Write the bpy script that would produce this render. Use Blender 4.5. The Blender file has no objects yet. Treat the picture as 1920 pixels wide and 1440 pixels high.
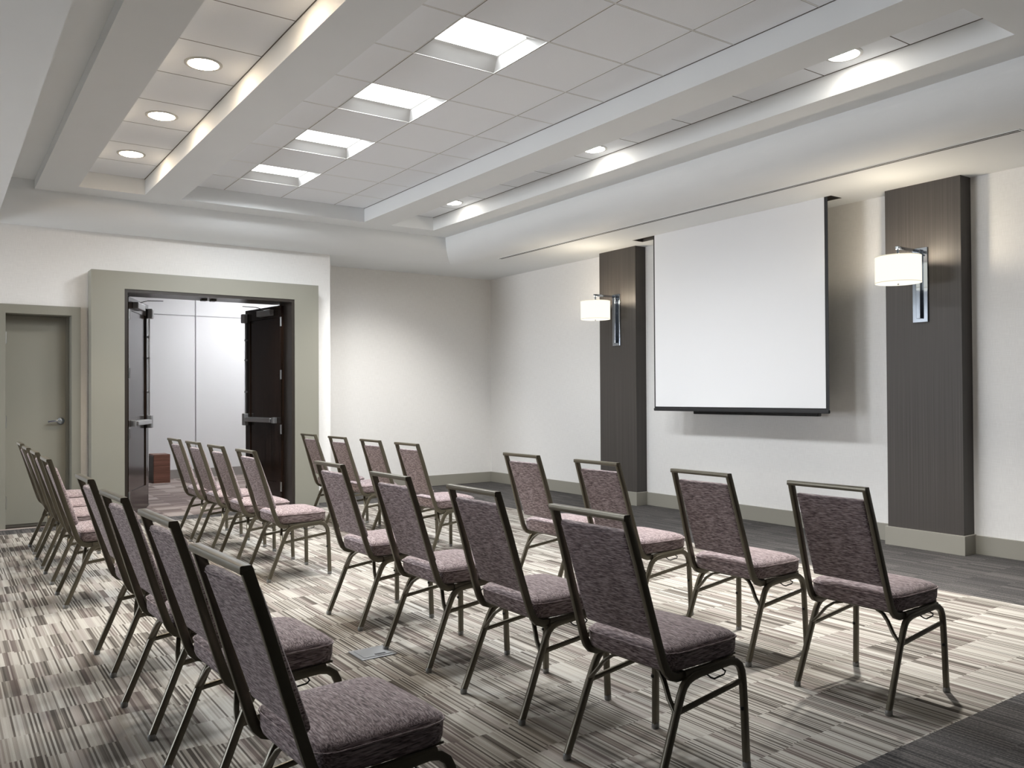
import bpy, bmesh, math, random
from mathutils import Vector, Matrix
random.seed(7)
SC = bpy.context.scene
COL = SC.collection
PI = math.pi

# ------------------------------------------------------------------ materials
def new_mat(name):
    m = bpy.data.materials.new(name); m.use_nodes = True
    nt = m.node_tree; nt.nodes.clear()
    out = nt.nodes.new('ShaderNodeOutputMaterial')
    b = nt.nodes.new('ShaderNodeBsdfPrincipled')
    nt.links.new(b.outputs[0], out.inputs[0])
    return m, nt, b, out
def setp(b, col=None, rough=None, metal=None, spec=None):
    if col is not None: b.inputs['Base Color'].default_value = (*col, 1)
    if rough is not None: b.inputs['Roughness'].default_value = rough
    if metal is not None: b.inputs['Metallic'].default_value = metal
    if spec is not None: b.inputs['Specular IOR Level'].default_value = spec
class N:
    """tiny node helper"""
    def __init__(s, nt): s.nt = nt
    def n(s, t, **kw):
        x = s.nt.nodes.new(t)
        for k, v in kw.items(): setattr(x, k, v)
        return x
    def link(s, a, b): s.nt.links.new(a, b)
    def val(s, inp, v):
        if hasattr(v, 'is_output') or isinstance(v, bpy.types.NodeSocket): s.link(v, inp)
        else: inp.default_value = v
    def math(s, op, a, b=0.0, c=None):
        x = s.n('ShaderNodeMath', operation=op)
        s.val(x.inputs[0], a); s.val(x.inputs[1], b)
        if c is not None: s.val(x.inputs[2], c)
        return x.outputs[0]
    def mix(s, f, a, b):
        x = s.n('ShaderNodeMix', data_type='RGBA')
        s.val(x.inputs[0], f)
        for i, v in ((6, a), (7, b)):
            if isinstance(v, tuple): x.inputs[i].default_value = (*v, 1)
            else: s.link(v, x.inputs[i])
        return x.outputs[2]
    def comb(s, x, y, z):
        c = s.n('ShaderNodeCombineXYZ')
        s.val(c.inputs[0], x); s.val(c.inputs[1], y); s.val(c.inputs[2], z)
        return c.outputs[0]
    def noise(s, vec, scale=1.0, detail=2.0):
        x = s.n('ShaderNodeTexNoise'); s.link(vec, x.inputs['Vector'])
        x.inputs['Scale'].default_value = scale; x.inputs['Detail'].default_value = detail
        return x.outputs[0]
    def white(s, vec):
        x = s.n('ShaderNodeTexWhiteNoise', noise_dimensions='3D'); s.link(vec, x.inputs['Vector'])
        return x.outputs[0]
    def ramp(s, f, stops, interp='LINEAR'):
        x = s.n('ShaderNodeValToRGB'); s.link(f, x.inputs[0]); cr = x.color_ramp; cr.interpolation = interp
        while len(cr.elements) < len(stops): cr.elements.new(0.5)
        for e, (p, c) in zip(cr.elements, stops): e.position = p; e.color = (*c, 1)
        return x.outputs[0]
    def xyz(s, kind='Object'):
        if kind == 'World':
            g = s.n('ShaderNodeNewGeometry'); v = g.outputs['Position']
        else:
            g = s.n('ShaderNodeTexCoord'); v = g.outputs['Object']
        sp = s.n('ShaderNodeSeparateXYZ'); s.link(v, sp.inputs[0])
        return v, sp.outputs[0], sp.outputs[1], sp.outputs[2]
    def bump(s, b, h, strength=0.2, dist=0.002):
        x = s.n('ShaderNodeBump'); s.link(h, x.inputs['Height'])
        x.inputs['Strength'].default_value = strength; x.inputs['Distance'].default_value = dist
        s.link(x.outputs[0], b.inputs['Normal'])

def mat_plain(name, col, rough=0.5, metal=0.0, vary=0.06, scale=12.0, spec=0.5):
    m, nt, b, _ = new_mat(name); h = N(nt)
    v, x, y, z = h.xyz('World')
    f = h.noise(v, scale, 3.0)
    lo = tuple(c*(1-vary) for c in col); hi = tuple(min(1, c*(1+vary)) for c in col)
    h.link(h.mix(f, lo, hi), b.inputs['Base Color'])
    setp(b, None, rough, metal, spec)
    return m

def mat_emit(name, col, strength):
    m = bpy.data.materials.new(name); m.use_nodes = True
    nt = m.node_tree; nt.nodes.clear()
    o = nt.nodes.new('ShaderNodeOutputMaterial'); e = nt.nodes.new('ShaderNodeEmission')
    e.inputs[0].default_value = (*col, 1); e.inputs[1].default_value = strength
    nt.links.new(e.outputs[0], o.inputs[0]); return m

def mat_wallpaper():
    m, nt, b, _ = new_mat('woven_wallcovering'); h = N(nt)
    v, x, y, z = h.xyz('World')
    s = h.math('ADD', x, y)
    a = h.noise(h.comb(h.math('MULTIPLY', s, 260.0), h.math('MULTIPLY', z, 14.0), 0.0), 1.0, 2.0)
    c = h.noise(h.comb(h.math('MULTIPLY', s, 10.0), h.math('MULTIPLY', z, 300.0), 3.0), 1.0, 2.0)
    w = h.math('MULTIPLY', h.math('ADD', a, c), 0.5)
    h.link(h.ramp(w, [(0.3, (0.70, 0.69, 0.675)), (0.7, (0.80, 0.792, 0.778))]), b.inputs['Base Color'])
    h.bump(b, w, 0.15, 0.001); setp(b, None, 0.75); return m

def mat_ceiling_tile():
    m, nt, b, _ = new_mat('mineral_ceiling_tile'); h = N(nt)
    v, x, y, z = h.xyz('World')
    f = h.noise(v, 220.0, 3.0)
    g = h.noise(v, 1.3, 1.0)
    c = h.mix(f, (0.80, 0.825, 0.86), (0.88, 0.905, 0.94))
    h.link(c, b.inputs['Base Color']); h.bump(b, f, 0.2, 0.001); setp(b, None, 0.9); return m

def mat_carpet():
    """planks of fine stripes running along Y, random light and dark blocks"""
    m, nt, b, _ = new_mat('striped_carpet'); h = N(nt)
    v, x, y, z = h.xyz('World')
    plank = h.math('FLOOR', h.math('DIVIDE', x, 0.25))
    off = h.math('MULTIPLY', h.white(h.comb(plank, 5.0, 0.0)), 0.03)
    row = h.math('FLOOR', h.math('DIVIDE', h.math('ADD', y, off), 0.25))
    cell = h.math('FLOOR', h.math('DIVIDE', x, 0.0078))
    thick = h.math('FLOOR', h.math('DIVIDE', x, 0.036))
    big = h.math('FLOOR', h.math('DIVIDE', h.math('ADD', x, h.math('MULTIPLY', row, 0.37)), 0.31))
    r1 = h.white(h.comb(cell, row, 1.0))
    r2 = h.white(h.comb(thick, row, 2.0))
    r3 = h.white(h.comb(big, row, 3.0))
    # every cell is a light rib, dark rib or mid rib
    par = h.math('MODULO', h.math('ABSOLUTE', cell), 2.0)
    t = h.math('ADD', h.math('MULTIPLY', r1, 0.50), h.math('MULTIPLY', r2, 0.32))
    t = h.math('ADD', t, h.math('MULTIPLY', r3, 0.20))
    t = h.math('ADD', t, h.math('MULTIPLY', par, 0.16))
    c = h.ramp(t, [(0.30, (0.060, 0.051, 0.043)), (0.44, (0.130, 0.114, 0.098)), (0.54, (0.27, 0.248, 0.218)),
                   (0.66, (0.38, 0.358, 0.320)), (0.9, (0.46, 0.438, 0.398))])
    tint = h.white(h.comb(thick, row, 9.0))
    c2 = h.mix(h.math('MULTIPLY', h.math('GREATER_THAN', tint, 0.78), 0.35), c, (0.17, 0.125, 0.118))
    loop = h.noise(h.comb(h.math('MULTIPLY', x, 300.0), h.math('MULTIPLY', y, 160.0), 0.0), 1.0, 1.0)
    c3 = h.mix(h.math('MULTIPLY', loop, 0.30), c2, (0.11, 0.10, 0.088))
    h.link(c3, b.inputs['Base Color'])
    h.bump(b, h.math('ADD', loop, t), 0.35, 0.002); setp(b, None, 0.95, 0, 0.15); return m

def mat_border_carpet():
    m, nt, b, _ = new_mat('charcoal_border_carpet'); h = N(nt)
    v, x, y, z = h.xyz('World')
    row = h.math('FLOOR', h.math('DIVIDE', y, 0.25))
    r1 = h.white(h.comb(h.math('FLOOR', h.math('DIVIDE', x, 0.008)), row, 1.0))
    dots = h.noise(h.comb(h.math('MULTIPLY', x, 190.0), h.math('MULTIPLY', y, 110.0), 0.0), 1.0, 1.0)
    t = h.math('ADD', h.math('MULTIPLY', r1, 0.45), h.math('MULTIPLY', dots, 0.75))
    c = h.ramp(t, [(0.3, (0.030, 0.029, 0.029)), (0.65, (0.070, 0.066, 0.065)), (0.85, (0.125, 0.116, 0.110))])
    h.link(c, b.inputs['Base Color']); h.bump(b, dots, 0.4, 0.002); setp(b, None, 0.95, 0, 0.15); return m

def mat_hall_carpet():
    m, nt, b, _ = new_mat('hall_carpet'); h = N(nt)
    v, x, y, z = h.xyz('World')
    row = h.math('FLOOR', h.math('DIVIDE', x, 0.25))
    r1 = h.white(h.comb(h.math('FLOOR', h.math('DIVIDE', y, 0.02)), row, 1.0))
    r2 = h.white(h.comb(h.math('FLOOR', h.math('DIVIDE', y, 0.16)), row, 4.0))
    t = h.math('ADD', h.math('MULTIPLY', r1, 0.5), h.math('MULTIPLY', r2, 0.5))
    c = h.ramp(t, [(0.1, (0.12, 0.09, 0.085)), (0.5, (0.24, 0.195, 0.18)), (0.9, (0.42, 0.37, 0.34))])
    h.link(c, b.inputs['Base Color']); setp(b, None, 0.95, 0, 0.15); return m

def mat_fabric():
    m, nt, b, _ = new_mat('streaked_chair_fabric'); h = N(nt)
    v, x, y, z = h.xyz('Object')
    g = h.n('ShaderNodeTexCoord'); sp = h.n('ShaderNodeSeparateXYZ'); h.link(g.outputs['Normal'], sp.inputs[0])
    side = h.math('GREATER_THAN', h.math('ABSOLUTE', sp.outputs[1]), 0.75)
    wob = h.math('MULTIPLY', h.noise(v, 30.0, 1.0), 1.6)
    def streak(fx, fy, fz, seed):
        return h.noise(h.comb(h.math('ADD', h.math('MULTIPLY', x, fx), wob), h.math('ADD', h.math('MULTIPLY', y, fy), seed),
                              h.math('ADD', h.math('MULTIPLY', z, fz), wob)), 1.0, 2.0)
    A = streak(300.0, 30.0, 300.0, 0.0)
    B = streak(30.0, 300.0, 300.0, 7.0)
    mixf = h.n('ShaderNodeMix', data_type='FLOAT'); h.link(side, mixf.inputs[0]); h.link(A, mixf.inputs[2]); h.link(B, mixf.inputs[3])
    f = mixf.outputs[0]
    c = h.ramp(f, [(0.34, (0.070, 0.049, 0.050)), (0.46, (0.190, 0.143, 0.146)), (0.55, (0.275, 0.215, 0.217)), (0.66, (0.42, 0.35, 0.345))])
    h.link(c, b.inputs['Base Color']); h.bump(b, f, 0.35, 0.0015)
    setp(b, None, 0.85, 0, 0.25); b.inputs['Sheen Weight'].default_value = 0.15; return m

def mat_pillar():
    m, nt, b, _ = new_mat('strie_dark_wallcovering'); h = N(nt)
    v, x, y, z = h.xyz('World')
    s = h.math('ADD', x, y)
    a = h.noise(h.comb(h.math('MULTIPLY', s, 260.0), h.math('MULTIPLY', z, 0.6), 0.0), 1.0, 2.0)
    c = h.ramp(a, [(0.3, (0.046, 0.040, 0.036)), (0.55, (0.062, 0.055, 0.050)), (0.8, (0.090, 0.081, 0.074))])
    h.link(c, b.inputs['Base Color']); h.bump(b, a, 0.15, 0.001); setp(b, None, 0.5, 0, 0.35); return m

def mat_wood(name, dark, light, rough=0.35, vertical=True):
    m, nt, b, _ = new_mat(name); h = N(nt)
    v, x, y, z = h.xyz('Object')
    if vertical: vec = h.comb(h.math('MULTIPLY', x, 30.0), h.math('MULTIPLY', y, 30.0), h.math('MULTIPLY', z, 1.6))
    else: vec = h.comb(h.math('MULTIPLY', x, 3.0), h.math('MULTIPLY', y, 3.0), h.math('MULTIPLY', z, 50.0))
    a = h.noise(vec, 1.0, 4.0)
    h.link(h.ramp(a, [(0.3, dark), (0.7, light)]), b.inputs['Base Color']); setp(b, None, rough, 0, 0.3); return m

def mat_metal_paint():
    m, nt, b, _ = new_mat('bronze_olive_frame_paint'); h = N(nt)
    v, x, y, z = h.xyz('Object')
    a = h.noise(v, 900.0, 1.0)
    h.link(h.mix(a, (0.100, 0.088, 0.062), (0.140, 0.124, 0.090)), b.inputs['Base Color'])
    setp(b, None, 0.30, 0.45, 0.5); return m

M = dict(
 wall=mat_wallpaper(), tile=mat_ceiling_tile(), carpet=mat_carpet(), border=mat_border_carpet(), hallcarpet=mat_hall_carpet(),
 fabric=mat_fabric(), pillar=mat_pillar(), frame=mat_metal_paint(),
 paint=mat_plain('white_ceiling_paint', (0.755, 0.775, 0.785), 0.7, 0, 0.02, 3.0, 0.3),
 grid=mat_plain('white_ceiling_grid', (0.74, 0.74, 0.73), 0.5, 0, 0.02),
 gap=mat_plain('ceiling_shadow_gap', (0.12, 0.11, 0.10), 0.8),
 taupe=mat_plain('taupe_trim_paint', (0.232, 0.226, 0.188), 0.45, 0, 0.03, 2.0),
 taupe_door=mat_plain('taupe_door_paint', (0.262, 0.257, 0.217), 0.4, 0, 0.03, 2.0),
 base=mat_plain('taupe_baseboard_vinyl', (0.275, 0.262, 0.225), 0.5, 0, 0.03, 2.0),
 black=mat_plain('black_screen_border', (0.008, 0.008, 0.009), 0.6),
 blackgloss=mat_plain('black_plastic', (0.010, 0.010, 0.011), 0.25),
 screen=mat_plain('matte_white_screen', (0.80, 0.806, 0.820), 0.85, 0, 0.005, 3.0, 0.2),
 chrome=mat_plain('polished_chrome', (0.42, 0.46, 0.52), 0.10, 1.0, 0.02),
 satin=mat_plain('satin_steel', (0.50, 0.50, 0.50), 0.28, 1.0, 0.04),
 closer=mat_plain('aluminium_closer', (0.33, 0.33, 0.33), 0.4, 0.7, 0.04),
 darkmetal=mat_plain('dark_wire_metal', (0.03, 0.03, 0.03), 0.35, 0.6),
 glide=mat_plain('grey_nylon_glide', (0.22, 0.22, 0.21), 0.35, 0.3),
 doorwood=mat_wood('espresso_door_wood', (0.006, 0.004, 0.003), (0.026, 0.014, 0.009), 0.13),
 boxwood=mat_wood('reddish_walnut_wood', (0.10, 0.042, 0.028), (0.20, 0.092, 0.065), 0.4, False),
 framewood=mat_plain('dark_bronze_door_frame', (0.022, 0.017, 0.013), 0.35),
 hallwall=mat_plain('pale_partition_panel', (0.66, 0.66, 0.67), 0.7, 0, 0.02, 2.0),
 hallbase=mat_plain('grey_hall_base', (0.24, 0.22, 0.21), 0.6),
 plate=mat_plain('pewter_floor_plate', (0.30, 0.31, 0.32), 0.35, 0.5),
 pan=mat_plain('white_enamel_fixture', (0.5, 0.5, 0.49), 0.45, 0, 0.01),
 lens=mat_emit('fluorescent_lens', (1.0, 0.995, 0.98), 4.0),
 can=mat_emit('downlight_lens', (1.0, 0.78, 0.54), 34.0),
 canw=mat_emit('downlight_lens_cool', (1.0, 0.93, 0.83), 24.0),
 shade=mat_emit('lit_linen_shade', (1.0, 0.955, 0.81), 0.60),
 hem=mat_emit('lit_shade_hem', (0.93, 0.84, 0.64), 0.42),
 shadelow=mat_emit('lit_shade_diffuser', (1.0, 0.96, 0.84), 0.66),
)

# ------------------------------------------------------------------ object helpers
def link_bm(name, bm, mat, parent=None, smooth=False, loc=(0, 0, 0), angle=35):
    bmesh.ops.recalc_face_normals(bm, faces=bm.faces)
    me = bpy.data.meshes.new(name); bm.to_mesh(me); bm.free()
    mats = mat if isinstance(mat, (list, tuple)) else [mat]
    for mm in mats: me.materials.append(mm)
    if smooth:
        for p in me.polygons: p.use_smooth = True
        try: me.set_sharp_from_angle(angle=math.radians(angle))
        except Exception: pass
    o = bpy.data.objects.new(name, me); COL.objects.link(o); o.location = loc
    if parent: o.parent = parent
    return o
def tag(o, label=None, cat=None, group=None, kind=None):
    if label: o['label'] = label
    if cat: o['category'] = cat
    if group: o['group'] = group
    if kind: o['kind'] = kind
    return o
def empty(name, loc, rz=0.0):
    o = bpy.data.objects.new(name, None); COL.objects.link(o); o.location = loc; o.rotation_euler = (0, 0, rz)
    o.empty_display_size = 0.1
    return o
def box(bm, x0, x1, y0, y1, z0, z1, mi=0, bev=0.0):
    if x0 > x1: x0, x1 = x1, x0
    if y0 > y1: y0, y1 = y1, y0
    if z0 > z1: z0, z1 = z1, z0
    vs = [bm.verts.new(p) for p in ((x0,y0,z0),(x1,y0,z0),(x1,y1,z0),(x0,y1,z0),(x0,y0,z1),(x1,y0,z1),(x1,y1,z1),(x0,y1,z1))]
    fs = [bm.faces.new([vs[i] for i in f]) for f in ((3,2,1,0),(4,5,6,7),(0,1,5,4),(1,2,6,5),(2,3,7,6),(3,0,4,7))]
    for f in fs: f.material_index = mi
    if bev > 0:
        es = set(e for f in fs for e in f.edges)
        bmesh.ops.bevel(bm, geom=list(es), offset=bev, segments=2, affect='EDGES', profile=0.5)
    return fs
def quad(bm, *pts, mi=0):
    f = bm.faces.new([bm.verts.new(p) for p in pts]); f.material_index = mi; return f
def sweep(bm, pts, w, h, side=(0, 1, 0), r=None, seg=2):
    """rounded rectangular tube along pts; w across 'side', h across the other axis"""
    pts = [Vector(p) for p in pts]; side = Vector(side).normalized()
    r = min(w, h)*0.3 if r is None else r
    prof = []
    for cx, cy, a0 in ((w/2-r, h/2-r, 0), (-w/2+r, h/2-r, 90), (-w/2+r, -h/2+r, 180), (w/2-r, -h/2+r, 270)):
        for k in range(seg+1):
            a = math.radians(a0+90*k/seg); prof.append((cx+r*math.cos(a), cy+r*math.sin(a)))
    rings = []
    for i, p in enumerate(pts):
        a = (pts[i]-pts[i-1]).normalized() if i > 0 else None
        b = (pts[i+1]-pts[i]).normalized() if i < len(pts)-1 else None
        t = ((a or b)+(b or a)).normalized()
        nrm = t.cross(side).normalized(); sd = nrm.cross(t).normalized()
        sc = 1.0
        if a and b: sc = 1/max(0.5, math.cos(a.angle(b)/2))
        rings.append([bm.verts.new(p+sd*u+nrm*v*sc) for u, v in prof])
    n = len(prof)
    for i in range(len(rings)-1):
        for k in range(n):
            bm.faces.new((rings[i][k], rings[i][(k+1) % n], rings[i+1][(k+1) % n], rings[i+1][k]))
    bm.faces.new(rings[0][::-1]); bm.faces.new(rings[-1])
def tube(bm, pts, r, n=8):
    pts = [Vector(p) for p in pts]; rings = []
    up = Vector((0, 0, 1))
    for i, p in enumerate(pts):
        a = pts[i]-pts[max(0, i-1)]; b = pts[min(len(pts)-1, i+1)]-pts[i]; t = (a+b).normalized()
        s = t.cross(up)
        if s.length < 1e-3: s = t.cross(Vector((0, 1, 0)))
        s.normalize(); q = s.cross(t).normalized()
        rings.append([bm.verts.new(p+s*r*math.cos(2*PI*k/n)+q*r*math.sin(2*PI*k/n)) for k in range(n)])
    for i in range(len(rings)-1):
        for k in range(n): bm.faces.new((rings[i][k], rings[i][(k+1) % n], rings[i+1][(k+1) % n], rings[i+1][k]))
    bm.faces.new(rings[0][::-1]); bm.faces.new(rings[-1])
def lathe(bm, prof, c=(0, 0, 0), n=40, cap0=True, cap1=True):
    rings = [[bm.verts.new((c[0]+r*math.cos(2*PI*k/n), c[1]+r*math.sin(2*PI*k/n), c[2]+z)) for k in range(n)] for r, z in prof]
    for i in range(len(rings)-1):
        for k in range(n): bm.faces.new((rings[i][k], rings[i][(k+1) % n], rings[i+1][(k+1) % n], rings[i+1][k]))
    if cap0: bm.faces.new(rings[0][::-1])
    if cap1: bm.faces.new(rings[-1])
def arc(c, r, a0, a1, n=6):
    return [(c[0]+r*math.cos(math.radians(a0+(a1-a0)*k/n)), c[1]+r*math.sin(math.radians(a0+(a1-a0)*k/n))) for k in range(n+1)]
def struct(name, bm, mat, smooth=False, parent=None, angle=35):
    o = link_bm(name, bm, mat, parent, smooth, angle=angle)
    if parent is None: o['kind'] = 'structure'
    return o

# ------------------------------------------------------------------ room dimensions (metres)
ZS, ZB, ZT, ZD = 3.019, 3.299, 3.455, 3.385     # low soffit, beams, tile plane, left trough
YW, XR = -0.818, -2.872                          # door wall plane, its right end
XT, XTT, YTT = -1.145, -1.507, -1.272            # cove foot / cove top
XA1, XA2, XB1, XB2, XC1, XC2 = -5.714, -5.124, -4.781, -2.769, -2.425, -1.862
XD1, XD2 = -6.343, -6.05
YF, YN = -1.592, -8.253
TY0 = -9.55                                      # near end of the raised part
XL, YB = -14.0, -12.2                             # left and rear walls
GX, GY, T = -4.358, -6.414, 0.6096
SLX0, SLX1, SLY0, SLY1 = -0.4125, -0.25, -6.085, -3.55   # screen pocket

# floor
bm = bmesh.new()
quad(bm, (XL, -8.76, 0), (-1.437, -8.76, 0), (-1.437, -1.24, 0), (XL, -1.24, 0), mi=0)
quad(bm, (-1.437, YB, 0), (0.1, YB, 0), (0.1, 0.1, 0), (-1.437, 0.1, 0), mi=1)
quad(bm, (XL, YB, 0), (-1.437, YB, 0), (-1.437, -8.76, 0), (XL, -8.76, 0), mi=1)
quad(bm, (XL, -1.24, 0), (-1.437, -1.24, 0), (-1.437, -0.93, 0), (XL, -0.93, 0), mi=1)
quad(bm, (XR-0.2, -0.93, 0), (-1.437, -0.93, 0), (-1.437, 0.1, 0), (XR-0.2, 0.1, 0), mi=1)
quad(bm, (-14.0, -0.93, 0), (XR-0.2, -0.93, 0), (XR-0.2, 3.6, 0), (-14.0, 3.6, 0), mi=2)
quad(bm, (XR-0.2, 0.1, 0), (0.1, 0.1, 0), (0.1, 3.6, 0), (XR-0.2, 3.6, 0), mi=2)
struct('floor', bm, [M['carpet'], M['border'], M['hallcarpet']])

# walls
bm = bmesh.new()                                 # screen wall
box(bm, 0.0, 0.15, YB, 0.15, 0, 3.7)
struct('wall_right', bm, M['wall'])
bm = bmesh.new()                                 # recessed wall beside the doors
box(bm, XR, 0.15, 0.0, 0.15, 0, ZS+0.1)
struct('wall_back', bm, M['wall'])
DZ = 2.42                                        # big opening
OX0, OX1 = -5.215, -3.395
SX0, SX1, SZ = -6.262, -5.683, 2.132             # small door opening
bm = bmesh.new()
WY1 = YW+0.30
for x0, x1, z0, z1 in ((XL, SX0, 0, SZ), (SX1, OX0, 0, SZ), (XL, OX0, SZ, ZS), (OX1, XR, 0, DZ), (OX0, XR, DZ, ZS)):
    box(bm, x0, x1, YW, WY1, z0, z1)
box(bm, XR-0.15, XR, WY1-0.01, 0.1, 0, ZS)        # return into the recess
box(bm, XL, XR, WY1-0.3, WY1+0.001, ZS, 3.6)
struct('wall_front', bm, M['wall'])
WIN = [(-3.9, -1.2)]  # unseen window, added to bring fill daylight into the room
WZ0, WZ1 = 0.25, 2.85
bm = bmesh.new()
box(bm, XL-0.15, XL, YB, 0.0, 0, WZ0); box(bm, XL-0.15, XL, YB, 0.0, WZ1, 3.6)
ys_ = [YB]+[v for w_ in WIN for v in w_]+[0.0]
for k in range(0, len(ys_), 2): box(bm, XL-0.15, XL, ys_[k], ys_[k+1], WZ0, WZ1)
struct('wall_left', bm, M['pillar'])  # unseen wall; dark covering chosen to cut bounced light near the camera
for k, (a_, b_) in enumerate(WIN):
    bm = bmesh.new()
    for q in (a_, (a_+b_)/2-0.025, b_-0.05): box(bm, XL-0.11, XL-0.06, q, q+0.05, WZ0, WZ1)
    for q in (WZ0, WZ1-0.05): box(bm, XL-0.11, XL-0.06, a_, b_, q, q+0.05)
    struct('fill_window_%d' % (k+1), bm, M['satin'])
    l = bpy.data.lights.new('fill_window_portal', 'AREA'); l.shape = 'RECTANGLE'; l.size = b_-a_; l.size_y = WZ1-WZ0; l.cycles.is_portal = True
    o = bpy.data.objects.new('fill_window_portal', l); COL.objects.link(o); o.location = (XL-0.14, (a_+b_)/2, (WZ0+WZ1)/2)
    o.rotation_euler = (Vector((1, 0, 0))).to_track_quat('-Z', 'Z').to_euler()
bm = bmesh.new(); box(bm, XL, 0.1, YB-0.15, YB, 0, 3.6); struct('wall_rear', bm, M['pillar'])  # unseen too, darkened to reduce bounced light
# corridor beyond the double doors
bm = bmesh.new()
box(bm, -14.0, 0.1, 3.5, 3.65, 0, 3.3)
box(bm, -14.15, -14.0, WY1, 3.65, 0, 3.3)
box(bm, 0.1, 0.25, 0.1, 3.65, 0, 3.3)
struct('wall_hall', bm, M['hallwall'])
bm = bmesh.new()
for x in (-8.8, -7.45, -6.1, -4.74, -3.387, -2.03): box(bm, x-0.006, x+0.006, 3.488, 3.5, 0.14, 3.3)
box(bm, -14.0, 0.1, 3.490, 3.5, 2.593, 2.603)
struct('trim_1', bm, mat_plain('panel_seam_grey', (0.36, 0.36, 0.37), 0.6))
bm = bmesh.new(); box(bm, -14.0, 0.1, 3.478, 3.5, 0, 0.139); struct('baseboard_hall', bm, M['hallbase'])
bm = bmesh.new(); box(bm, -14.15, 0.25, WY1, 3.65, 3.3, 3.4); struct('ceiling', bm, M['paint'])

# ceiling: soffit, cove, beams with coffers
bm = bmesh.new()
def hz(x0, x1, y0, y1, z, mi=0): quad(bm, (x0, y0, z), (x1, y0, z), (x1, y1, z), (x0, y1, z), mi=mi)
# low soffit ring (with the screen pocket cut out)
hz(XT, SLX0, TY0, YW, ZS); hz(SLX1, 0.02, TY0, 0.02, ZS)
hz(SLX0, SLX1, TY0, SLY0, ZS); hz(SLX0, SLX1, SLY1, 0.02, ZS)
hz(XR-0.1, SLX0, YW, 0.02, ZS)
hz(XL, XD1, TY0, YW+0.02, ZS); hz(XL, 0.02, YB, TY0, ZS)
# cove: quarter round rising inwards
NS = 24
prof = [(math.sin(PI/2*k/NS), (1-math.cos(PI/2*k/NS))*(ZB-ZS)) for k in range(NS+1)]
for k in range(NS):
    (a0, h0), (a1, h1) = prof[k], prof[k+1]
    dx, dy = XTT-XT, YTT-YW
    quad(bm, (XT+dx*a0, TY0, ZS+h0), (XT+dx*a0, YW+dy*a0, ZS+h0), (XT+dx*a1, YW+dy*a1, ZS+h1), (XT+dx*a1, TY0, ZS+h1))
    quad(bm, (XT+dx*a0, YW+dy*a0, ZS+h0), (XD1, YW+dy*a0, ZS+h0), (XD1, YW+dy*a1, ZS+h1), (XT+dx*a1, YW+dy*a1, ZS+h1))
quad(bm, (XD1, YTT, ZB), (XD2, YTT, ZB), (XD2, YTT, ZD), (XD1, YTT, ZD))
quad(bm, (XD1, TY0, ZS), (XD1, YW, ZS), (XD1, YW, ZD), (XD1, TY0, ZD))
quad(bm, (XD1, TY0, ZS), (XTT, TY0, ZS), (XTT, TY0, ZD), (XD1, TY0, ZD))
quad(bm, (XTT, TY0, ZS), (XT, TY0, ZS), (XT, TY0, ZD), (XTT, TY0, ZD))
hz(XD1, XD2, TY0, YTT, ZD)                       # trough at left
quad(bm, (XD2, TY0, ZB), (XD2, YTT, ZB), (XD2, YTT, ZD), (XD2, TY0, ZD))
# beams
for x0, x1 in ((XD2, XA1), (XA2, XB1), (XB2, XC1), (XC2, XTT)): hz(x0, x1, YN, YF, ZB)
hz(XD2, XTT, YF, YTT, ZB); hz(XD2, XTT, TY0, YN, ZB)
for x0, x1 in ((XA1, XA2), (XB1, XB2), (XC1, XC2)):
    for p, q in (((x0, YN), (x0, YF)), ((x0, YF), (x1, YF)), ((x1, YF), (x1, YN)), ((x1, YN), (x0, YN))):
        quad(bm, (*p, ZB), (*q, ZB), (*q, ZT+0.01), (*p, ZT+0.01))
# screen pocket
for p, q in (((SLX0, SLY0), (SLX0, SLY1)), ((SLX0, SLY1), (SLX1, SLY1)), ((SLX1, SLY1), (SLX1, SLY0)), ((SLX1, SLY0), (SLX0, SLY0))):
    quad(bm, (*p, ZS), (*q, ZS), (*q, ZS+0.2), (*p, ZS+0.2), mi=1)
hz(SLX0, SLX1, SLY0, SLY1, ZS+0.2, 1)
struct('ceiling', bm, [M['paint'], M['gap']])
# roof slab above everything
bm = bmesh.new(); box(bm, XL-0.15, 0.15, YB-0.15, 0.15, 3.72, 3.8); struct('ceiling', bm, M['gap'])

# tile fields; holes where lights sit
TROFF = [(GX, GY+T*j) for j in (0, 2, 4, 6)]
CANS_A = [(-5.404, -2.457+(-1.2135)*k) for k in range(4)]
CANS_C = [(-2.075, y) for y in (-7.32, -4.86, -2.42)]
bm = bmesh.new()
def clipq(x0, x1, y0, y1, bx0, bx1, by0, by1, z=ZT):
    x0, x1, y0, y1 = max(x0, bx0), min(x1, bx1), max(y0, by0), min(y1, by1)
    if x1-x0 > 0.01 and y1-y0 > 0.01:
        g = 0.004
        quad(bm, (x0+g, y0+g, z), (x1-g, y0+g, z), (x1-g, y1-g, z), (x0+g, y1-g, z))
for i in range(-1, 4):
    for j in range(-4, 9):
        x0, y0 = GX+T*i, GY+T*j
        if i == 0 and j in (0, 2, 4, 6): continue
        clipq(x0, x0+T, y0, y0+T, XB1, XB2, YN, YF)
GA = -2.1599
for j in range(-11, 2):
    clipq(XA1-0.01, XA2+0.01, GA+T*j, GA+T*(j+1), XA1, XA2, YN, YF)
    y0 = -2.155+T*j
    clipq(XC1-0.01, XC2+0.01, y0, y0+T, XC1, XC2, YN, YF)
struct('ceiling', bm, M['tile'])
bm = bmesh.new()                                 # T-bar grid in the wide coffer, thin gaps elsewhere
for i in range(0, 4):
    x = GX+T*i
    if x < XB2: box(bm, x-0.007, x-0.001, YN, YF, ZT-0.002, ZT+0.012); 
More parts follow.
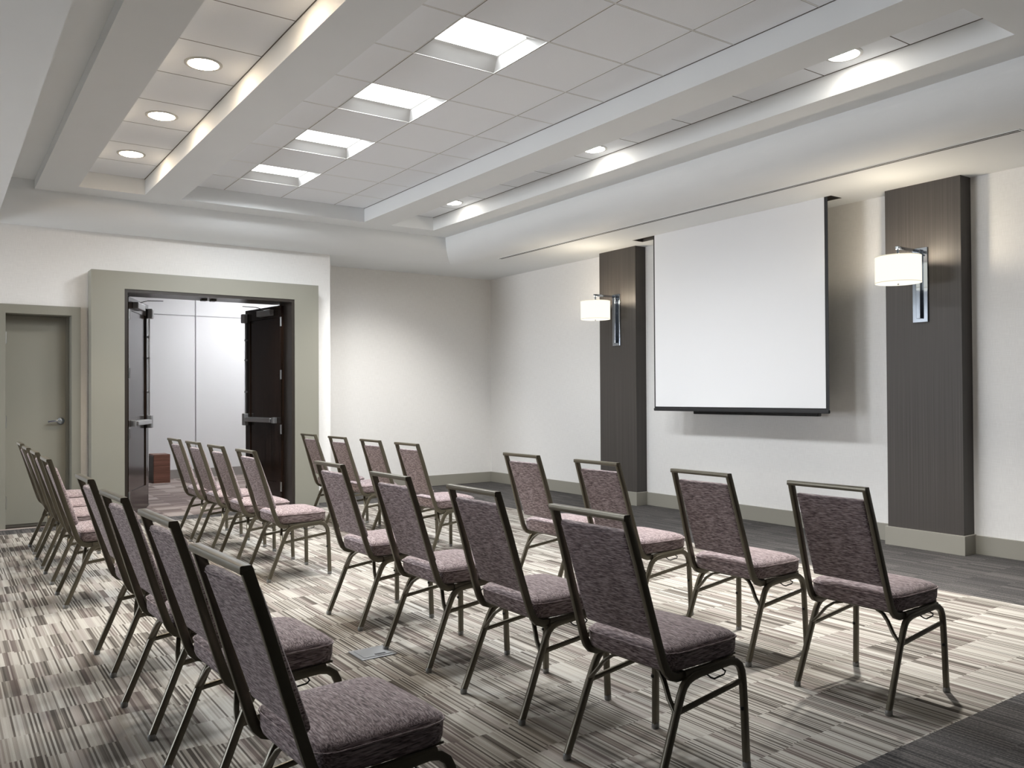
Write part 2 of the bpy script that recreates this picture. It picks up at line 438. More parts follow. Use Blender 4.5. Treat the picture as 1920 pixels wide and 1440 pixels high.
for j in range(-4, 9):
    y = GY+T*j
    if YN < y < YF: box(bm, XB1, XB2, y-0.005, y+0.005, ZT-0.0015, ZT+0.01)
struct('trim_2', bm, M['grid'])
bm = bmesh.new()
for x0, x1 in ((XB1, XB2), (XA1, XA2), (XC1, XC2)):
    pass
for i in range(0, 4):
    x = GX+T*i
    if x < XB2: box(bm, x-0.001, x+0.006, YN, YF, ZT-0.0005, ZT+0.012)
for x0, x1, g0, b in ((XA1, XA2, GA, 0), (XC1, XC2, -2.155, 0)):
    for j in range(-11, 2):
        y = g0+T*j
        if YN < y < YF: box(bm, x0, x1, y-0.003, y+0.003, ZT+0.001, ZT+0.012)
for j in range(-4, 9):
    y = GY+T*j
    if YN < y < YF: box(bm, XB1, XB2, y+0.005, y+0.0085, ZT-0.0005, ZT+0.012)
for x in (XA2, XB2, XC2): box(bm, x-0.006, x, YN, YF, ZT-0.003, ZT+0.012)
struct('trim_3', bm, M['gap'])

# baseboards
BB = 0.150
bm = bmesh.new()
for y0, y1 in ((YB, -7.075), (-6.435, -3.33), (-2.69, 0.0)): box(bm, -0.016, 0.0, y0, y1, 0, BB, bev=0.003)
struct('baseboard_right', bm, M['base'])
bm = bmesh.new()
box(bm, XR, -0.016, -0.016, 0.0, 0, BB, bev=0.003)
struct('baseboard_back', bm, M['base'])
bm = bmesh.new(); box(bm, -3.10, XR+0.016, YW-0.016, YW, 0, BB, bev=0.003); box(bm, XR, XR+0.016, YW, -0.016, 0, BB, bev=0.003)
box(bm, -5.597, -5.53, YW-0.016, YW, 0, BB, bev=0.003); box(bm, XL, SX0-0.085, YW-0.016, YW, 0, BB, bev=0.003)
struct('baseboard_front', bm, M['base'])

# dark pilasters with their own base
PXF = -0.16
for k, (y0, y1) in enumerate(((-3.33, -2.69), (-7.075, -6.435))):
    bm = bmesh.new(); box(bm, PXF, 0.0, y0, y1, BB, ZS); struct('trim_%d' % (4+2*k), bm, M['pillar'])
    bm = bmesh.new(); box(bm, PXF-0.022, 0.0, y0-0.018, y1+0.018, 0, BB+0.006, bev=0.003); struct('trim_%d' % (5+2*k), bm, M['base'])

# ------------------------------------------------------------------ doors
# projecting taupe portal around the double doors
PY = -1.03
bm = bmesh.new()
PX0, PX1, PZ = -5.527, -3.105, 2.602
box(bm, PX0, OX0, PY, YW+0.0, 0, PZ); box(bm, OX1, PX1, PY, YW+0.0, 0, PZ); box(bm, OX0, OX1, PY, YW+0.0, DZ, PZ)
bmesh.ops.remove_doubles(bm, verts=bm.verts, dist=0.0001)
struct('trim_8', bm, M['taupe'])
bm = bmesh.new()                                 # dark inner frame
FW = 0.032
box(bm, OX0, OX0+FW, PY+0.01, YW+0.20, 0, DZ); box(bm, OX1-FW, OX1, PY+0.01, YW+0.20, 0, DZ)
box(bm, OX0+FW, OX1-FW, PY+0.01, YW+0.20, DZ-FW, DZ)
for x in (-4.36, -4.26): box(bm, x-0.03, x+0.03, YW-0.02, YW+0.06, DZ-FW-0.022, DZ-FW, bev=0.004)
struct('trim_9', bm, M['framewood'])
# small door casing
bm = bmesh.new()
CY = YW-0.035
box(bm, SX1, -5.600, CY, YW, 0, 2.222); box(bm, SX0-0.085, SX0, CY, YW, 0, 2.222); box(bm, SX0, SX1, CY, YW, SZ, 2.222)
box(bm, SX0, SX0+0.003, YW, YW+0.24, 0, SZ); box(bm, SX1-0.003, SX1, YW, YW+0.24, 0, SZ); box(bm, SX0, SX1, YW, YW+0.24, SZ-0.003, SZ)
box(bm, SX1-0.03, SX1-0.003, YW+0.14, YW+0.16, 0, SZ); 
struct('trim_10', bm, M['taupe'])
bm = bmesh.new(); box(bm, SX0, SX1, CY+0.01, YW+0.24, 0, 0.012); struct('trim_11', bm, M['framewood'])
# small closet door
bm = bmesh.new()
SD = YW+0.16
box(bm, SX0+0.006, SX1-0.008, SD, SD+0.045, 0.014, SZ-0.006, bev=0.002)
d1 = struct('door_1', bm, M['taupe_door'])
for z in (1.90, 1.05, 0.24):
    bm = bmesh.new(); tube(bm, [(SX0+0.012, SD-0.012, z-0.055), (SX0+0.012, SD-0.012, z+0.055)], 0.008)
    for q in (-0.06, 0.06): lathe(bm, [(0.005, -0.004), (0.006, 0.004)], (SX0+0.012, SD-0.012, z+q), 10)
    link_bm('hinge', bm, M['satin'], d1, True)
bm = bmesh.new()
HX, HZ = -5.762, 1.05
for k in range(1):
    n = 24; ring = []
    for r, yy in ((0.036, SD), (0.036, SD-0.010), (0.026, SD-0.020), (0.013, SD-0.024), (0.012, SD-0.060)):
        ring.append([bm.verts.new((HX+r*math.cos(2*PI*i/n), yy, HZ+r*math.sin(2*PI*i/n))) for i in range(n)])
    for a in range(len(ring)-1):
        for i in range(n): bm.faces.new((ring[a][i], ring[a][(i+1) % n], ring[a+1][(i+1) % n], ring[a+1][i]))
    bm.faces.new(ring[-1])
sweep(bm, [(HX+0.008, SD-0.055, HZ), (HX-0.03, SD-0.057, HZ+0.002), (HX-0.08, SD-0.056, HZ-0.001), (HX-0.118, SD-0.050, HZ-0.006)], 0.014, 0.020, side=(0, 1, 0))
link_bm('lever_handle', bm, M['chrome'], d1, True)

def leaf(n, hinge, ang, mirror, W=0.905, H=2.375):
    """open panelled leaf; local +X from hinge to free edge, its room side faces local -Y*mirror"""
    e = empty('door_%d' % n, (hinge[0], hinge[1], 0), ang); e['kind'] = 'structure'
    s = -1 if mirror > 0 else 1                   # side carrying the hardware (local y sign)
    t = 0.045; y0, y1 = (-t/2, t/2)
    z0 = 0.012
    bm = bmesh.new()
    st = 0.115
    box(bm, 0, st, y0, y1, z0, H); box(bm, W-st, W, y0, y1, z0, H)
    box(bm, st, W-st, y0, y1, H-0.14, H); box(bm, st, W-st, y0, y1, z0, 0.27)
    box(bm, st, W-st, y0+0.012, y1-0.012, 0.27, H-0.14)
    for yy in (y0, y1):                           # sloping panel moulding
        d = 0.010 if yy < 0 else -0.010
        for (ax, bx_, az, bz) in ((st, st+0.016, 0.27, H-0.14), (W-st-0.016, W-st, 0.27, H-0.14)):
            box(bm, ax, bx_, min(yy+d, yy+d*1.3), max(yy+d, yy+d*1.3), az, bz)
    link_bm('door_panel', bm, M['doorwood'], e)
    ys = s*t/2
    def bb(x0, x1, a, b, zz0, zz1, bev=0.004):
        bx = bmesh.new(); box(bx, x0, x1, ys+s*a, ys+s*b, zz0, zz1, bev=bev); return bx
    # exit device
    b2 = bb(W-0.075, W-0.005, 0, 0.055, 0.93, 1.08, 0.008)
    box(b2, 0.10, W-0.02, ys, ys+s*0.03, 0.975, 1.035, bev=0.005)
    box(b2, 0.10, 0.15, ys, ys+s*0.048, 0.970, 1.040, bev=0.004)
    link_bm('exit_device', b2, M['closer'], e)
    b2 = bb(0.17, W-0.10, 0.03, 0.062, 0.982, 1.030, 0.006); link_bm('push_bar', b2, M['satin'], e)
    # vertical rod
    b2 = bmesh.new(); tube(b2, [(W-0.035, ys+s*0.018, 1.08), (W-0.035, ys+s*0.018, 2.22)], 0.008)
    for z in (1.35, 1.75, 2.0): box(b2, W-0.050, W-0.020, ys, ys+s*0.026, z-0.01, z+0.01)
    link_bm('latch_rod', b2, M['satin'], e, True)
    b2 = bb(W-0.065, W+0.012, 0, 0.06, 2.215, 2.33, 0.012); link_bm('top_latch', b2, M['closer'], e)
    # closer body and arms
    b2 = bb(0.17, 0.50, 0, 0.06, 2.265, 2.335, 0.006); link_bm('door_closer', b2, M['closer'], e)
    b2 = bmesh.new()
    sweep(b2, [(0.36, ys+s*0.03, 2.345), (0.42, ys+s*0.10, 2.375), (0.45, ys+s*0.26, 2.378)], 0.022, 0.006, side=(1, 0, 0))
    link_bm('closer_arm', b2, M['darkmetal'], e)
    for z in (2.18, 1.55, 0.90, 0.22):
        b2 = bmesh.new(); tube(b2, [(-0.012, ys+s*0.008, z-0.055), (-0.012, ys+s*0.008, z+0.055)], 0.010)
        box(b2, -0.012, 0.022, ys, ys+s*0.003, z-0.055, z+0.055)
        link_bm('hinge', b2, M['satin'], e, True)
    if n == 2:
        b2 = bmesh.new(); tube(b2, [(W+0.004, 0, 0.14), (W+0.012, 0, 0.10), (W+0.075, 0, 0.03)], 0.007)
        lathe(b2, [(0.014, 0.0), (0.014, 0.02)], (W+0.078, 0, 0.008), 12)
        link_bm('kick_down_stop', b2, M['satin'], e, True)
    return e
leaf(2, (-5.150, -0.745), math.atan2(0.865, 0.375), 1)
leaf(3, (-3.440, -0.745), math.atan2(0.905, -0.150), -1)

# ------------------------------------------------------------------ lights in the ceiling
def troffer(x0, y0, label, power):
    cx, cy = x0+T/2, y0+T/2
    e = empty('troffer_light', (cx, cy, ZT)); tag(e, label, 'ceiling light', 'square recessed troffers in the wide coffer')
    h = T/2-0.005; d = 0.060; lx, ly = 0.235, 0.160
    bm = bmesh.new()
    o = [(-h, -h, 0), (h, -h, 0), (h, h, 0), (-h, h, 0)]; i_ = [(-lx, -ly, d), (lx, -ly, d), (lx, ly, d), (-lx, ly, d)]
    for k in range(4):
        quad(bm, o[k], o[(k+1) % 4], i_[(k+1) % 4], i_[k])
        a, b_ = o[k], o[(k+1) % 4]
        quad(bm, a, b_, (b_[0]*1.008, b_[1]*1.008, 0.0), (a[0]*1.008, a[1]*1.008, 0.0))
    link_bm('reflector_pan', bm, M['pan'], e)
    bm = bmesh.new(); box(bm, -lx, lx, -ly, ly, d-0.004, d+0.01)
    link_bm('lens', bm, M['lens'], e)
    l = bpy.data.lights.new('troffer_lamp', 'AREA'); l.shape = 'RECTANGLE'; l.size = 2*lx; l.size_y = 2*ly
    l.energy = power; l.color = (0.925, 0.965, 1.0); l.spread = math.radians(162)
    q = bpy.data.objects.new('troffer_lamp', l); COL.objects.link(q); q.location = (cx, cy, ZT+d-0.006)
    return e
tl = ['nearest large square troffer light in the wide tiled coffer',
      'second nearest square troffer light in the wide coffer', 'third square troffer light, one before the farthest',
      'farthest and smallest-looking square troffer light by the door wall']
for (x, y), l, p_ in zip(TROFF, tl, (30.0, 35.0, 36.0, 25.0)): troffer(x, y, l, p_)
def downlight(x, y, label, group, lens, rot=0):
    e = empty('recessed_downlight', (x, y, ZT)); tag(e, label, 'downlight', group)
    bm = bmesh.new(); lathe(bm, [(0.118, 0.0), (0.118, -0.004), (0.108, -0.008), (0.096, -0.006), (0.094, 0.004)], n=40, cap0=False, cap1=False)
    link_bm('trim_ring', bm, M['pan'], e, True)
    bm = bmesh.new(); lathe(bm, [(0.096, -0.005), (0.080, -0.012), (0.05, -0.017), (0.015, -0.019)], n=40, cap0=False)
    link_bm('lens', bm, lens, e, True)
    return e
ca = ['farthest round downlight in the narrow warm-lit left coffer', 'middle round downlight in the narrow left coffer',
      'nearest round downlight seen in the narrow left coffer', 'round downlight of the left coffer just past the upper frame edge']
for (x, y), l in zip(CANS_A, ca): downlight(x, y, l, 'round downlights in the left coffer', M['can'])
cc = ['half-hidden downlight nearest the camera in the right narrow coffer', 'half-hidden middle downlight in the right narrow coffer',
      'farthest half-hidden downlight in the right narrow coffer']
for (x, y), l in zip(CANS_C, cc): downlight(x, y, l, 'round downlights in the right coffer', M['canw'])

def spot(name, loc, tgt, power, size, blend=0.6, col=(1, 0.93, 0.82), rad=0.05):
    l = bpy.data.lights.new(name, 'SPOT'); l.energy = power; l.spot_size = math.radians(size); l.spot_blend = blend
    l.color = col; l.shadow_soft_size = rad
    o = bpy.data.objects.new(name, l); COL.objects.link(o); o.location = loc
    o.rotation_euler = (Vector(tgt)-Vector(loc)).to_track_quat('-Z', 'Y').to_euler(); return o

# slot diffuser in the soffit
e = empty('linear_air_diffuser', (-0.97, -4.8, ZS)); tag(e, 'long thin white slot diffuser with two dark slots in the right soffit', 'air vent')
bm = bmesh.new(); box(bm, -0.032, 0.032, -3.09, 3.09, -0.004, 0.0); link_bm('diffuser_frame', bm, M['paint'], e)
for dx in (-0.014, 0.014):
    bm = bmesh.new(); box(bm, dx-0.0065, dx+0.0065, -3.08, 3.08, -0.0055, -0.0035); link_bm('air_slot', bm, M['black'], e)

# ------------------------------------------------------------------ projection screen and what is behind it
SXP = -0.410; SY0, SY1, SZ0 = -6.048, -3.885, 1.112
e = empty('projection_screen', (SXP, (SY0+SY1)/2, SZ0)); tag(e, 'large blank white pull-down projection screen with black border', 'projection screen')
cy = (SY0+SY1)/2; hw = (SY1-SY0)/2
bm = bmesh.new(); box(bm, 0.0, 0.002, -hw, hw, 0.01, ZS+0.196-SZ0); link_bm('screen_border', bm, M['black'], e)
bm = bmesh.new(); box(bm, -0.0015, 0.0, -hw+0.034, hw-0.018, 0.046, ZS+0.196-SZ0); link_bm('screen_surface', bm, M['screen'], e)
bm = bmesh.new(); box(bm, -0.014, 0.014, -hw, hw, 0.0, 0.030, bev=0.006); link_bm('weight_bar', bm, M['black'], e)
e = empty('wall_television', (-0.02, -4.96, 1.075)); tag(e, 'black flat television mounted behind the screen, only lower edge showing', 'television')
bm = bmesh.new(); box(bm, -0.11, -0.055, -0.775, 0.775, 0, 0.90, bev=0.008); link_bm('television_panel', bm, M['blackgloss'], e)
bm = bmesh.new(); box(bm, -0.056, 0.02, -0.25, 0.25, 0.25, 0.65); link_bm('wall_bracket', bm, M['darkmetal'], e)

# ------------------------------------------------------------------ wall sconces
def sconce(y, label):
    e = empty('wall_sconce', (PXF, y, 1.87)); tag(e, label, 'wall lamp', 'chrome sconces on the dark pilasters')
    bm = bmesh.new(); box(bm, -0.016, 0.0, -0.065, 0.065, 0, 0.615, bev=0.003); link_bm('back_plate', bm, M['chrome'], e)
    bm = bmesh.new(); box(bm, -0.046, -0.016, -0.018, 0.018, 0.03, 0.600, bev=0.003); link_bm('stem_bar', bm, M['chrome'], e)
    bm = bmesh.new(); box(bm, -0.355, -0.016, -0.012, 0.012, 0.572, 0.596, bev=0.002)
    box(bm, -0.05, -0.016, -0.03, 0.03, 0.545, 0.560, bev=0.002)
    tube(bm, [(-0.335, 0, 0.575), (-0.335, 0, 0.515)], 0.010)
    link_bm('arm', bm, M['chrome'], e, True)
    R, z0, z1 = 0.172, 0.300, 0.515
    bm = bmesh.new(); lathe(bm, [(R, z0), (R, z1), (R-0.003, z1), (R-0.003, z0)], (-0.335, 0, 0), 56, False, False)
    n = len(bm.verts)
    sh = link_bm('lamp_shade', bm, M['shade'], e, True)
    for q in (z0, z1-0.006):
        bm = bmesh.new(); lathe(bm, [(R+0.0012, q), (R+0.0012, q+0.006)], (-0.335, 0, 0), 56, False, False)
        link_bm('shade_hem', bm, M['hem'], sh, True)
    bm = bmesh.new(); lathe(bm, [(R-0.004, z0+0.004), (R*0.5, z0+0.001), (0.004, z0)], (-0.335, 0, 0), 40)
    link_bm('shade_diffuser', bm, M['shadelow'], e, True)
    bm = bmesh.new(); lathe(bm, [(0.004, z0-0.014), (0.008, z0-0.010), (0.006, z0)], (-0.335, 0, 0), 16)
    link_bm('finial', bm, M['satin'], e, True)
    l = bpy.data.lights.new('sconce_bulb', 'POINT'); l.energy = 11.0; l.color = (1, 0.86, 0.66); l.shadow_soft_size = 0.04
    o = bpy.data.objects.new('sconce_bulb', l); COL.objects.link(o); o.location = (PXF-0.335, y, 1.87+z1+0.03)
    return e
sconce(-3.005, 'smaller chrome wall lamp with drum shade on the pilaster left of the screen')
sconce(-6.745, 'larger chrome wall lamp with drum shade on the pilaster right of the screen')

# ------------------------------------------------------------------ small things
e = empty('wooden_box', (-4.032, 3.05, 0)); tag(e, 'small reddish-brown wooden box on the hall floor beyond the left door', 'box')
bm = bmesh.new(); box(bm, -0.117, 0.117, -0.175, 0.175, 0.0, 0.428, bev=0.003)
link_bm('box_body', bm, M['boxwood'], e)
bm = bmesh.new(); box(bm, -0.122, -0.1165, -0.150, 0.150, 0.03, 0.40); link_bm('dark_side_panel', bm, M['gap'], e)  # flat dark panel laid over most of the left side
def floor_plate(x, y, rz, label):
    e = empty('floor_outlet_box', (x, y, 0), rz); tag(e, label, 'floor outlet', 'metal outlet plates set in the carpet')
    bm = bmesh.new(); box(bm, -0.095, 0.095, -0.085, 0.085, 0.0, 0.005, bev=0.002); link_bm('cover_frame', bm, M['plate'], e)
    bm = bmesh.new(); box(bm, -0.075, 0.075, -0.065, 0.065, 0.005, 0.008, bev=0.001); link_bm('hinged_lid', bm, M['plate'], e)
    bm = bmesh.new(); box(bm, -0.01, 0.045, -0.055, -0.040, 0.008, 0.0095); link_bm('lid_slot', bm, M['black'], e)
floor_plate(-5.030, -6.61, 0.0, 'grey metal floor outlet plate under the middle row chair legs')
floor_plate(-5.05, -2.05, 0.0, 'far grey metal floor outlet plate in the carpet before the double doors')

# ------------------------------------------------------------------ banquet chair
UP = [(-0.085, 0.904), (-0.040, 0.762), (0.010, 0.592), (0.045, 0.478), (0.062, 0.425), (0.074, 0.400), (0.092, 0.381), (0.118, 0.371), (0.160, 0.371)]
def cushion(bm, rings, n=72):
    """closed body from rings of (half_x, half_y, corner, cx, z)"""
    vr = []
    for hx, hy, c, cx, z in rings:
        ring = []
        for k in range(n):
            a = 2*PI*k/n; ca, sa = math.cos(a), math.sin(a); p = 2.0/c
            ring.append(bm.verts.new((cx+hx*math.copysign(abs(ca)**p, ca), hy*math.copysign(abs(sa)**p, sa), z)))
        vr.append(ring)
    for i in range(len(vr)-1):
        for k in range(n): bm.faces.new((vr[i][k], vr[i][(k+1) % n], vr[i+1][(k+1) % n], vr[i+1][k]))
    bm.faces.new(vr[0][::-1]); bm.faces.new(vr[-1])
def make_chair():
    root = empty('banquet_chair', (0, 0, 0))
    # seat cushion
    cx = 0.256
    bm = bmesh.new()
    R = [(0.150, 0.165, 8, cx, 0.390), (0.172, 0.192, 7, cx, 0.391), (0.182, 0.203, 7, cx, 0.397), (0.186, 0.207, 7, cx, 0.410),
         (0.187, 0.208, 7, cx, 0.430), (0.187, 0.208, 7, cx, 0.448), (0.184, 0.205, 7, cx, 0.458), (0.176, 0.197, 6.5, cx, 0.467),
         (0.155, 0.176, 6, cx, 0.475), (0.120, 0.140, 5, cx, 0.481), (0.070, 0.085, 4, cx, 0.485), (0.02, 0.03, 3, cx, 0.486)]
    cushion(bm, R)
    seat = link_bm('seat', bm, M['fabric'], root, True, angle=60)
    bm = bmesh.new()                              # piping round the top edge
    pts = []
    n = 72
    for k in range(n+1):
        a = 2*PI*k/n; ca, sa = math.cos(a), math.sin(a); p = 2/7
        pts.append((cx+0.1885*math.copysign(abs(ca)**p, ca), 0.2095*math.copysign(abs(sa)**p, sa), 0.452))
    tube(bm, pts, 0.0028, 6)
    link_bm('piping', bm, M['fabric'], seat, True)
    # seat board / rails
    bm = bmesh.new()
    for s in (-1, 1):
        sweep(bm, [(0.150, s*0.198, 0.377), (0.250, s*0.200, 0.380), (0.395, s*0.202, 0.384)], 0.020, 0.020)
    for x in (0.150, 0.385): sweep(bm, [(x, -0.19, 0.378), (x, 0.19, 0.378)], 0.018, 0.018, side=(1, 0, 0))
    box(bm, 0.09, 0.43, -0.185, 0.185, 0.386, 0.393)
    link_bm('seat_frame', bm, M['frame'], root, True)
    # back frame: two uprights and the top bar
    bm = bmesh.new()
    def yy(z): return 0.1745 + (0.914-z)*0.030
    for s in (-1, 1):
        sweep(bm, [(x, s*yy(z), z) for x, z in UP], 0.019, 0.029, r=0.004)
    sweep(bm, [(-0.0885, -0.184, 0.9045), (-0.0885, 0.184, 0.9045)], 0.029, 0.020, side=(1, 0, 0), r=0.004)
    link_bm('back_frame', bm, M['frame'], root, True)
    # backrest pad, leaning with the uprights
    bm = bmesh.new()
    H = 0.3825; top = Vector((-0.0665, 0, 0.858)); d = Vector((0.128, 0, -0.366)).normalized(); nrm = Vector((d.z, 0, -d.x)); 
    if nrm.x < 0: nrm = -nrm
    nu, nv = 14, 24
    def padpt(u, v, t):                          # u in -1..1 across, v 0..1 down, t thickness side
        hwid = 0.158+0.006*v
        y = u*hwid; p = top+d*(H*v)
        edge = min(1-abs(u), min(v, 1-v)*2*H/0.33)
        k = max(0.0, min(1.0, edge/0.10)); k = math.sqrt(1-(1-k)**2)
        if t > 0: return p+nrm*(0.004+0.019*k)+Vector((0, y, 0))
        return p-nrm*(0.002+0.009*k)+Vector((0, y, 0))
    us = [math.sin(PI/2*(-1+2*i/nu)) for i in range(nu+1)]; vs_ = [0.5-0.5*math.cos(PI*j/nv) for j in range(nv+1)]
    F = [[bm.verts.new(padpt(u, v, 1)) for u in us] for v in vs_]; Bk = [[bm.verts.new(padpt(u, v, -1)) for u in us] for v in vs_]
    for j in range(nv):
        for i in range(nu):
            bm.faces.new((F[j][i], F[j][i+1], F[j+1][i+1], F[j+1][i])); bm.faces.new((Bk[j][i], Bk[j+1][i], Bk[j+1][i+1], Bk[j][i+1]))
    for j in range(nv):
        for i in (0, nu): bm.faces.new((F[j][i], F[j+1][i], Bk[j+1][i], Bk[j][i]))
    for i in range(nu):
        for j in (0, nv): bm.faces.new((F[j][i], F[j][i+1], Bk[j][i+1], Bk[j][i]))
    back = link_bm('backrest', bm, M['fabric'], root, True, angle=50)
    bm = bmesh.new()
    for v in (0.028,):
        tube(bm, [padpt(u, v, -1)-nrm*0.001 for u in [-0.97+1.94*i/12 for i in range(13)]], 0.0022, 6)
    link_bm('seam', bm, M['fabric'], back, True)
    # side leg frames: rear leg + arch, front leg + arch, each leg its own mesh
    for s in (-1, 1):
        yl = lambda z: s*(0.214-0.010*z/0.37)
        rear = [(0.0, 0.018), (0.050, 0.135), (0.101, 0.258), (0.128, 0.318), (0.141, 0.340), (0.160, 0.356), (0.184, 0.364), (0.215, 0.368), (0.27, 0.371)]
        bm = bmesh.new(); sweep(bm, [(x, yl(z), z) for x, z in rear], 0.020, 0.027, r=0.006)
        lg = link_bm('leg', bm, M['frame'], root, True)
        bm = bmesh.new(); lathe(bm, [(0.013, 0.0), (0.015, 0.004), (0.015, 0.016), (0.013, 0.022)], (-0.001, s*0.214, 0), 14)
        link_bm('foot_glide', bm, M['glide'], lg, True)
        front = [(0.27, 0.371), (0.330, 0.375), (0.372, 0.377), (0.402, 0.371), (0.425, 0.354), (0.437, 0.330), (0.442, 0.295), (0.446, 0.180), (0.449, 0.018)]
        bm = bmesh.new(); sweep(bm, [(x, yl(z), z) for x, z in front], 0.020, 0.027, r=0.006)
        lg = link_bm('leg', bm, M['frame'], root, True)
        bm = bmesh.new(); lathe(bm, [(0.013, 0.0), (0.015, 0.004), (0.015, 0.016), (0.013, 0.022)], (0.449, s*0.214, 0), 14)
        link_bm('foot_glide', bm, M['glide'], lg, True)
        bm = bmesh.new(); sweep(bm, [(0.103, s*0.206, 0.262), (0.440, s*0.206, 0.300)], 0.012, 0.019, r=0.004)
        link_bm('stretcher', bm, M['frame'], root, True)
        bm = bmesh.new()
        sweep(bm, [(0.098, s*0.205, 0.268), (0.104, s*0.175, 0.300), (0.116, s*0.145, 0.342), (0.130, s*0.115, 0.366), (0.145, s*0.08, 0.374)], 0.018, 0.010, side=(1, 0, 0), r=0.003)
        link_bm('rear_brace', bm, M['frame'], root, True)
        bm = bmesh.new()                          # small stacking bumper on the front leg
        lathe(bm, [(0.006, -0.006), (0.007, 0.0), (0.006, 0.006)], (0.432, s*0.211, 0.205), 10)
        link_bm('stacking_bumper', bm, M['darkmetal'], root, True)
    bm = bmesh.new()                              # wire ganging clip under the camera-side rail
    tube(bm, [(0.250, -0.196, 0.364), (0.256, -0.222, 0.350), (0.268, -0.226, 0.345), (0.318, -0.226, 0.349), (0.330, -0.222, 0.356), (0.330, -0.196, 0.366)], 0.0028, 6)
    link_bm('ganging_clip', bm, M['darkmetal'], root, True)
    return root
def copy_tree(o, parent=None):
    c = o.copy(); COL.objects.link(c); c.parent = parent
    for ch in o.children: copy_tree(ch, c)
    return c
POS = {
 'front': [(-3.704, -8.355, .012), (-3.674, -7.629, .012), (-3.664, -6.837, .014), (-3.667, -6.101, .011), (-3.660, -4.505, .015), (-3.665, -3.842, .012), (-3.675, -3.143, .012), (-3.676, -2.422, .0)],
 'middle': [(-4.985, -8.345, .039), (-4.948, -7.572, .014), (-4.948, -6.817, .026), (-4.915, -5.987, .018), (-4.938, -4.515, .029), (-4.957, -3.816, .014), (-4.963, -3.144, .024), (-4.966, -2.482, .024)],
 'back': [(-6.185, -8.408, .055), (-6.160, -7.610, .050), (-6.170, -6.875, .050), (-6.158, -6.020, .015), (-6.172, -4.470, 0.), (-6.165, -3.680, 0.), (-6.166, -3.035, 0.), (-6.155, -2.330, 0.)]}
WHERE = ['at the near right end', 'second from the near end', 'third from the near end', 'on the near side of the aisle',
         'on the far side of the aisle', 'second beyond the aisle', 'third beyond the aisle', 'at the far end by the door wall']
ROWT = {'front': 'front row', 'middle': 'middle row', 'back': 'back row'}
proto = make_chair(); first = True
for rname in ('front', 'middle', 'back'):
    for (x, y, a), w in zip(POS[rname], WHERE):
        c = proto if first else copy_tree(proto); first = False
        c.location = (x, y, 0.0); c.rotation_euler = (0, 0, a)
        tag(c, 'purple-grey banquet chair %s, %s' % (w, ROWT[rname]), 'chair', 'banquet chairs in three rows')

# ------------------------------------------------------------------ extra real lamps of the room
# accent fitting in the left soffit (out of frame) that pools light on the carpet behind the back row
e = empty('recessed_downlight', (-7.75, -5.35, ZS)); tag(e, 'accent downlight in the left soffit outside the frame', 'downlight')
bm = bmesh.new(); lathe(bm, [(0.09, 0.0), (0.09, -0.006), (0.07, -0.008)], n=32, cap0=False, cap1=False); link_bm('trim_ring', bm, M['pan'], e, True)
bm = bmesh.new(); lathe(bm, [(0.07, -0.004), (0.03, -0.007), (0.005, -0.008)], n=32, cap0=False); link_bm('lens', bm, M['canw'], e, True)
spot('accent_lamp', (-7.75, -5.35, ZS-0.03), (-6.45, -5.45, 0), 42, 38, 0.9, (1, 0.95, 0.86), 0.03)
# downlight beams under each narrow coffer lens
for (x, y), p_ in zip(CANS_A, (50, 50, 50, 16)): spot('downlight_beam', (x, y, ZT-0.03), (x, y, 0), p_, 88, 0.4, (1, 0.83, 0.62), 0.07)
for (x, y), p_, ty_ in zip(CANS_C, (480, 60, 200), (0, 0, 1.9)): spot('downlight_beam', (x, y, ZT-0.03), (x, y+ty_, 0), p_, 84, 0.8, (1, 0.97, 0.92), 0.07)
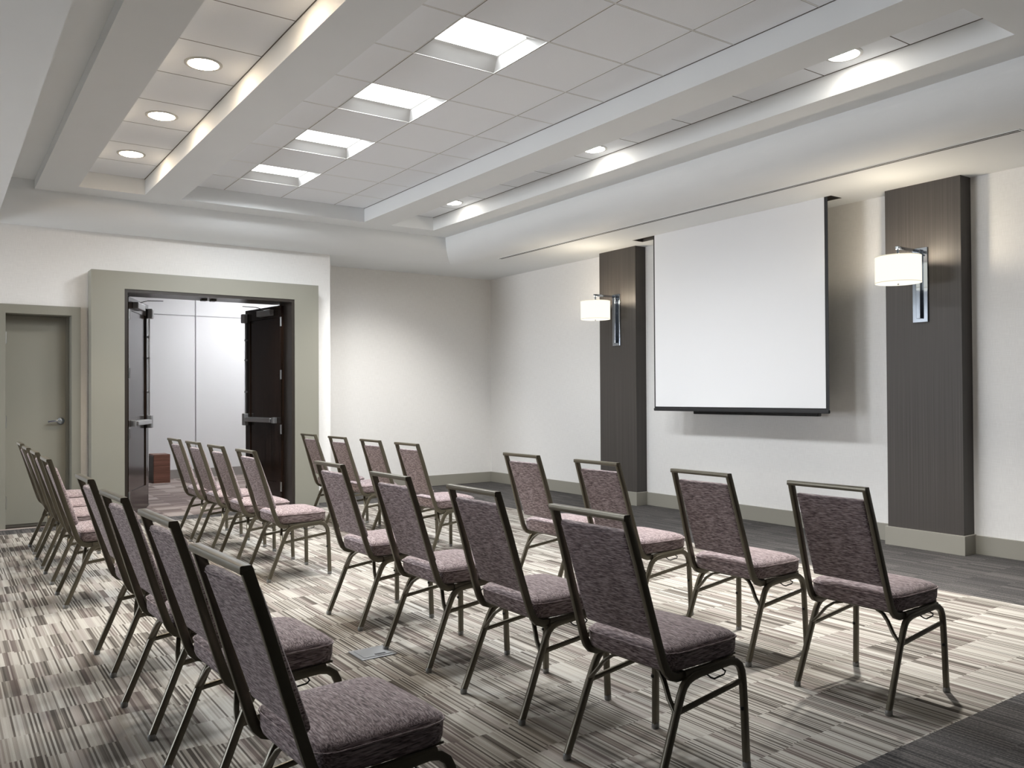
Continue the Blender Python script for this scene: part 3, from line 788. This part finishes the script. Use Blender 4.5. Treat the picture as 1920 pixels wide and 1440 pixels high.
# hall luminaire out of sight
e = empty('hall_ceiling_light', (-2.5, 2.0, 3.298)); tag(e, 'flat white ceiling panel light in the hall beyond the doors', 'ceiling light')
bm = bmesh.new(); box(bm, -0.5, 0.5, -0.3, 0.3, -0.03, 0.0); link_bm('hall_light_lens', bm, mat_emit('hall_light_lens', (0.97, 0.98, 1.0), 25.0), e)
# bright world that feeds fill light through the added window
w = bpy.data.worlds.new('window_fill_world'); SC.world = w; w.use_nodes = True
wn = N(w.node_tree); wg = wn.n('ShaderNodeTexCoord'); ws = wn.n('ShaderNodeSeparateXYZ'); wn.link(wg.outputs['Generated'], ws.inputs[0])
wf = wn.math('GREATER_THAN', ws.outputs[2], 0.0)      # sky above; brighter lower half added to fill the ceiling
wn.link(wn.mix(wf, (12.5, 12.9, 13.4), (6.5, 7.0, 7.7)), w.node_tree.nodes['Background'].inputs[0])
w.node_tree.nodes['Background'].inputs[1].default_value = 1.0

# ------------------------------------------------------------------ camera
yaw, pit, rol, f, px, py = -0.6098, 0.0106, -0.0058, 1562.28, 969.4951, 724.3166
cy_, sy_ = math.cos(yaw), math.sin(yaw)
fwd = Vector((-sy_*math.cos(pit), cy_*math.cos(pit), math.sin(pit))); r = Vector((cy_, sy_, 0)); u = r.cross(fwd)
r2 = r*math.cos(rol)+u*math.sin(rol); u2 = -r*math.sin(rol)+u*math.cos(rol)
cam = bpy.data.cameras.new('camera'); co = bpy.data.objects.new('camera', cam); COL.objects.link(co)
co.matrix_world = Matrix(((r2.x, u2.x, -fwd.x, -6.8311), (r2.y, u2.y, -fwd.y, -10.4646), (r2.z, u2.z, -fwd.z, 1.2899), (0, 0, 0, 1)))
cam.sensor_width = 36; cam.sensor_fit = 'HORIZONTAL'; cam.lens = f/1920*36
cam.shift_x = (960-px)/1920; cam.shift_y = (py-720)/1920; cam.clip_start = 0.05
SC.camera = co
SC.view_settings.view_transform = 'Standard'; SC.view_settings.look = 'None'
SC.view_settings.gamma = 1.0; SC.view_settings.use_curve_mapping = False
SC.view_settings.exposure = 1.0
SC.cycles.use_denoising = True
SC.cycles.max_bounces = 10; SC.cycles.diffuse_bounces = 8
SC.cycles.sample_clamp_indirect = 8.0
